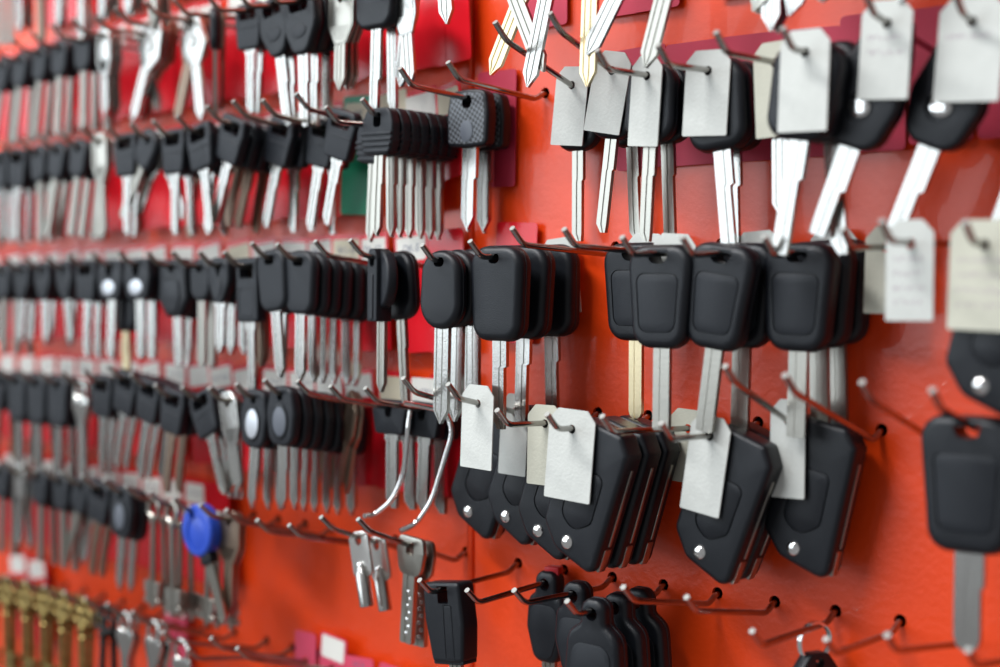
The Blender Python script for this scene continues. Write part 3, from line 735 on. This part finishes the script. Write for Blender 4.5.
# row 5
hook('R', 5, (419.5, 580), [('remote', 1)], 440, -5, x=rx(5, 0), yaw=0)
hook('R', 5, (467, 590), [('narrowloop', 1)], 543, 0, x=rx(5, 1))
hook('R', 5, (514, 590), [('narrowloop', 1)], 571, 0, x=rx(5, 2))
hook('R', 5, (567, 601), [('loop', 3)], 590, [3, 1, 0], x=rx(5, 3), gap=.005)
for k, t in ((4, (623, 587)), (5, (686.5, 597)), (6, (752, 631)), (7, (826, 639)), (8, (887, 635)), (9, (968, 650))): hook('R', 5, t, x=rx(5, k))
# row 1: above the frame, only blades hang into view
for hpx, hpy, kd, n, sw in ((478, -62, 'longgrey', 1, -24), (560, -72, 'brassblank', 1, 30), (566, -74, 'longblank', 1, 14), (591, -78, 'brassblank', 1, 1), (680, -92, 'longblank', 1, 31), (697, -94, 'longgrey', 1, 19),
                         (768, -108, 'midblank', 2, 0), (823, -120, 'midgrey', 2, 24), (850, -124, 'midblank', 1, 20), (898, -132, 'midgrey', 2, 28), (960, -140, 'midblank', 1, 20)):
    hook('R', 1, None, [(kd, n)], None, sw, x=RP.P(hpx, hpy, .055).x, jit=2, card=('crimson', 26, 18, -46, 0, None))

# ================================================================ left panel
def rc(text='~', top=20, bot=-46, kind_='red', wd=27): return (kind_, wd, top, bot, random.uniform(-11, 4), text)
# row 2
hook('L', 2, (362, 99), [('ribbed', 7)], 370, [3, 0, 0, 0, 0, 0, 0], jit=1, L=.066, card=rc('*', 20, -30, 'red'))
hook('L', 2, (325.5, 107), [('ribbed', 1)], 370, 2, card=rc(''))
hook('L', 2, (296, 93.5), [('window', 1)], 340, 14, card=('cream', 28, 20, -20, -6, None))
hook('L', 2, (262.5, 100), [('window', 2)], 320, [12, 4], card=('green', 27, 21, -46, 3, '*MS'))
hook('L', 2, (233, 101), [('window', 2)], 279, [17, 0], card=rc(''))
hook('L', 2, (207, 106), [('window', 1), ('windowb', 3)], 231, [22, 20, 18, 14], card=rc())
hook('L', 2, (177, 116), [('window', 3)], 196, [-8, 4, 0], card=rc(''))
hook('L', 2, (153, 121), [('window', 2), ('windowb', 1)], 171, [2, -6, 8], card=('red', 27, 20, -46, 3, ''))
hook('L', 2, (131, 124), [('plainblk', 1), ('shortmetal', 2)], 142, [38, 30, -20], card=rc())
hook('L', 2, (107, 126), [('window', 2)], 121, [-2, 6], card=rc())
hook('L', 2, (82, 127), [('flatmetal', 2)], 97, [-4, 5], card=rc())
hook('L', 2, (61, 133), [('plainblk', 3)], 74, [14, 12, 10], card=rc())
hook('L', 2, (40, 136), [('plainblk', 2)], 54, [16, 14], card=rc())
for x, n in ((20, 3), (0, 3), (-19, 3), (-38, 3), (-57, 2), (-76, 2), (-95, 2)): hook('L', 2, (x, 139+(20-x)*.15), [(random.choice(('plainblk', 'window', 'windowb', 'vnotch')), n)], x+13, [2, -3, 4], jit=9, card=rc())
# row 3
hook('L', 3, (350, 240), [('spine', 1), ('slim', 1)], 374, [2, -6], yaw=-4, card=rc(None))
hook('L', 3, (315, 241), card=rc('DK-5'), x=None)
hook('L', 3, (277, 244), [('round', 6)], 297, [1, 0, 0, 1, 0, 0], jit=1.5, card=rc('TK-37'))
hook('L', 3, (251.6, 243), [('round', 2)], 266, [-4, 2], card=rc('*SKS-1P'))
hook('L', 3, (224, 252), [('box', 1), ('darkmetal', 2)], 245, [-3, 0, 0], card=rc('BK-1'))
hook('L', 3, (199, 252), [('vnotch', 3)], 217, [0, 3, -3], card=rc('~'))
hook('L', 3, (172, 252), [('plainblk', 2)], 198, [0, 5], card=rc('~'))
hook('L', 3, (147, 252), [('hex', 3)], 170, [0, 6, -6], card=rc('*'))
hook('L', 3, (118.6, 251.6), [('ubadge', 2)], 134, [0, -2], card=rc(''))
hook('L', 3, (92, 253), [('ubadge', 1), ('brasspad', 1)], 108, [2, 0], card=rc(''))
hook('L', 3, (68, 254), [('window', 3)], 82, [0, 2, -2], card=rc(''))
for x, n in ((46, 2), (25, 3), (5, 3), (-14, 3), (-33, 3), (-52, 2), (-71, 2), (-90, 2)): hook('L', 3, (x, 256+(46-x)*.05), [(random.choice(('plainblk', 'vnotch', 'windowb')), n)], x+13, [0, 3, -2], jit=8, card=rc())
# row 4
hook('L', 4, (365, 388), L=.066, stack=[('small', 2)], entry=424, swing=[4, -2], card=rc('~', 20), gap=.002)
hook('L', 4, (330, 386), [('small', 2)], 387, [1, -2], card=rc('~', 17), gap=.002)
hook('L', 4, (297, 381), [('darkmetal', 2)], 351, [28, 24], yaw=-25, card=rc('*', 20))
hook('L', 4, (264, 380), [('ovalgrey', 7)], 276, [2, 0, 0, 0, 0, 0, -1], jit=1, card=rc('', 20))
hook('L', 4, (236, 384), [('ovalsilver', 3)], 240, [2, -1, 2], card=rc(''))
hook('L', 4, (209, 388), [('shortmetal', 2)], 226, [-10, 5], card=rc('~'))
hook('L', 4, (182, 387), [('window', 4)], 187, [-22, -18, -14, -8], card=rc('~'))
hook('L', 4, (155, 385), [('windowb', 2)], 168, [10, 8], card=rc(''))
hook('L', 4, (131, 374), [('window', 3)], 146, [14, 13, 12], card=rc())
hook('L', 4, (108, 366), [('window', 5)], 124, [16, 15, 14, 13, 12], card=rc(''))
hook('L', 4, (84, 370), [('window', 2)], 99, [3, 4], card=rc())
hook('L', 4, (62, 372), [('spoon', 2)], 76, [-2, 6], card=rc())
for x, n in ((40, 2), (19, 3), (-1, 3), (-20, 3), (-38, 2), (-57, 2), (-76, 2), (-94, 2)): hook('L', 4, (x, 372-(40-x)*.08), [(random.choice(('plainblk', 'windowb', 'round')), n)], x+14, [0, -6, 4], jit=9, card=rc())
# row 5
hook('L', 5, (358, 519), [('dimple', 2)], 409, [3, 0], gap=.002)
hook('L', 5, (321, 517), [('platecyl', 2)], 352, [-12, -14], gap=.003)
hook('L', 5, (289, 525)); hook('L', 5, (257, 520)); hook('L', 5, (226, 510))
hook('L', 5, (200, 505), [('darkmetal', 2)], 228, [0, 4])
hook('L', 5, (174, 498), [('blue', 1), ('lever', 3)], 188, [-22, 2, 0, -3])
hook('L', 5, (150, 492), [('lever', 3)], 168, [0, 2, -3])
hook('L', 5, (126, 486), [('lever', 3)], 150, [3, 0, -2], card=rc(None))
hook('L', 5, (104, 480), [('ovalgrey', 2)], 116, [6, 5], card=rc('~'))
hook('L', 5, (82, 476), [('windowb', 2)], 96, [14, 16], card=rc(''))
hook('L', 5, (62, 472), [('plainblk', 1), ('shortmetal', 2)], 80, [26, 10, 18], card=rc())
hook('L', 5, (42, 468), [('plainblk', 2), ('shortmetal', 1)], 58, [0, -4, 2], card=rc())
for x, n in ((22, 2), (3, 2), (-16, 3), (-34, 2), (-53, 2), (-72, 2), (-91, 2)): hook('L', 5, (x, 464-(22-x)*.15), [(random.choice(('plainblk', 'windowb', 'shortmetal')), n)], x+13, [3, -3], jit=10, card=rc())
# row 6
hook('L', 6, (264, 680), card=('pink', 26, 10, -50, -4, 'NCA')); hook('L', 6, (237, 648), card=('pink', 24, 18, -50, 5, '')); hook('L', 6, (211, 638), card=('pink', 20, 16, -50, 0, None)); hook('L', 6, (188, 649))
hook('L', 6, (163, 632), [('spoon', 1)], 172, 0)
hook('L', 6, (132, 612), [('spoon', 2)], 152, [4, -6])
hook('L', 6, (107, 604), [('spoon', 2)], 120, [0, 3])
hook('L', 6, (85, 598), [('antiquedark', 2)], 96, [2, -2], card=('pink', 26, 20, -60, 0, ''))
hook('L', 6, (64, 592), [('antique', 2)], 78, [0, 3])
hook('L', 6, (44, 586), [('antique', 3)], 58, [0, 3, -4])
hook('L', 6, (25, 580), [('antique', 3)], 38, [0, 2, -3])
for x in (6, -12, -30, -48, -66): hook('L', 6, (x, 576-(6-x)*.25), [('antique', 3)], x+12, [0, 3, -3], card=rc() if x < -40 else None, jit=4)
hook('L', 6, (300, 690), card=('pink', 28, 10, -50, 3, 'K7A')); hook('L', 6, (333, 700))
# row 1
hook('R', 1, None, [('shortmetal', 1)], None, -4, x=RP.P(426, -32, .062).x)
hook('L', 1, (365, -28), [('shortmetal', 2)], 402, [-6, 6], card=rc(None), L=.066)
hook('L', 1, (330, -22), [('wideblk', 2)], 372, [3, 1], card=rc())
hook('L', 1, (296, -18), [('shortgrey', 3)], 340, [0, 0, 0], card=rc())
hook('L', 1, (265, -13), [('bigoval', 3)], 297, [-2, 2, -3], card=rc())
hook('L', 1, (237, -9), [('bigoval', 2)], 270, [-9, -4], card=rc())
hook('L', 1, (207, -5), [('window', 2)], 246, [0, 4], card=rc(''))
hook('L', 1, (174, -1), [('plainblk', 1), ('darkmetal', 1)], 210, [3, 24], yaw=-35, card=rc(''))
hook('L', 1, (146, 1.6), [('trap', 1), ('trapdark', 2)], 190, [-8, 22, 26], card=rc())
hook('L', 1, (116, 8), [('trap', 2), ('trapdark', 2)], 154, [27, 26, 28, 30], card=rc())
hook('L', 1, (96, 16), [('shortmetal', 2)], 143, [-14, 0], card=rc())
hook('L', 1, (73, 19), [('shortmetal', 3)], 102, [0, 2, -2], card=rc())
hook('L', 1, (51.6, 24.6), [('plainblk', 3)], 80, [4, 0, -2], card=rc())
hook('L', 1, (30.6, 32), [('plainblk', 2)], 57, [7, 4], card=rc())
hook('L', 1, (12.6, 38), [('plainblk', 2)], 38, [12, 5], card=rc())
for x in (-6, -24, -42, -61, -80): hook('L', 1, (x, 44-x*.3), [('plainblk', 2)], x+24, [12, 4], card=rc(), jit=5)
# row 0
for x, kd, n in ((130, 'flatmetal', 3), (104, 'shortmetal', 3), (80, 'shortmetal', 3), (57, 'spoon', 2), (36, 'shortmetal', 2), (15, 'trapdark', 2), (-5, 'shortmetal', 3), (-24, 'plainblk', 2), (-42, 'plainblk', 2)):
    hook('L', 0, (x, -55-x*.24), [(kd, n)], x+22, [0, 3, -3], card=rc())

# ordinals along each row, counted outwards from the seam
for side in 'LR':
    for row in range(7):
        hs = sorted([h for h in HOOKS if h.side == side and h.row == row], key=lambda h: abs(h.x) if side == 'L' else h.x)
        for i, h in enumerate(hs): h.where = '%s-row hook, %s %s of seam' % (ROWN[row], ORD[i+1], 'left' if side == 'L' else 'right')
for h in HOOKS: emit(h, h.where)

# ---------------------------------------------------------------- odd things
def px_tube(name, pts, r, m, label, cat, panel=RP, parent=None):
    P = [panel.P(*p) for p in pts]; o0 = P[0]; bm = bmesh.new(); tube(bm, [(q.x-o0.x, q.y-o0.y, q.z-o0.z) for q in P], r, 10, .008)
    o = link(name, mesh(name, bm, m, 1, 40)); o.matrix_world = panel.mtx(o0)
    if label: tagp(o, label, cat)
    return o
px_tube('spare_hook', [(412, 402, .030), (409, 420, .034), (403, 478, .034), (391, 502, .036), (374, 515, .040), (364, 516, .046)], .0014, 'chrome', 'bright spare wire hook dangling with tip turned outward beside short-head keys', 'hook')
px_tube('spare_hook', [(404, 403, .050), (446, 411, .030), (453, 432, .030), (432, 501, .032), (416, 524, .037), (400, 531, .045)], .0014, 'chrome', 'bright spare wire hook dangling in front of the tagged folding keys', 'hook')
# key ring with a black fob on a lower hook
hr = [h for h in HOOKS if h.side == 'R' and h.row == 5][6-4+4]
hr = sorted([h for h in HOOKS if h.side == 'R' and h.row == 5], key=lambda h: h.x)[6]
dd = entry_d(hr, 815); zc = rod_z(hr, dd)
rt = link('key_ring', None); rt.matrix_world = RP.mtx((hr.x, -dd, zc)) @ Matrix.Rotation(math.radians(68), 4, 'Z')
bm = bmesh.new()
for s in (-.7, .7): tube(bm, [(8.2*math.cos(a*math.pi/12), s, -6.6+8.2*math.sin(a*math.pi/12)) for a in range(24)], .75, 8, 0, True)
link('split_ring', mesh('split_ring', bm, 'chrome'), rt)
link('fob', build('fob', 'black', prism, rpoly([(-10, -50, 6), (10, -50, 6), (12, -20, 6), (5, -11, 4), (-5, -11, 4), (-12, -20, 6)], 4), -3.5, 3.5, 1.2, 3, [ell(0, -15.3, 2.4, 2.4, 14)]), rt)
tagp(rt, 'chrome split ring with black fob hanging on an otherwise bare hook', 'key ring')
# red block on a loop key
h5 = sorted([h for h in HOOKS if h.side == 'R' and h.row == 5], key=lambda h: h.x)[1]
de = .0095
bm = bmesh.new(); prism(bm, rrect(-3.8, 0, 3.8, 8.6, .7, 2), -3.6, 3.6, .6, 2)
rb = link('plastic_block', mesh('plastic_block', bm, 'redplastic')); rb.matrix_world = RP.mtx((h5.x+.001, -de, rod_z(h5, de)-.0016)) @ Matrix.Rotation(.3, 4, 'Z')
tagp(rb, 'small red plastic block on the hook behind a narrow loop-topped key', 'block')

wall_panel('wall_left', LP, -1.5, -.0040, 0.6, 2.4, HOLES['L'], -.0040)
wall_panel('wall_right', RP, .0022, 1.1, 0.6, 2.4, HOLES['R'], .0022)
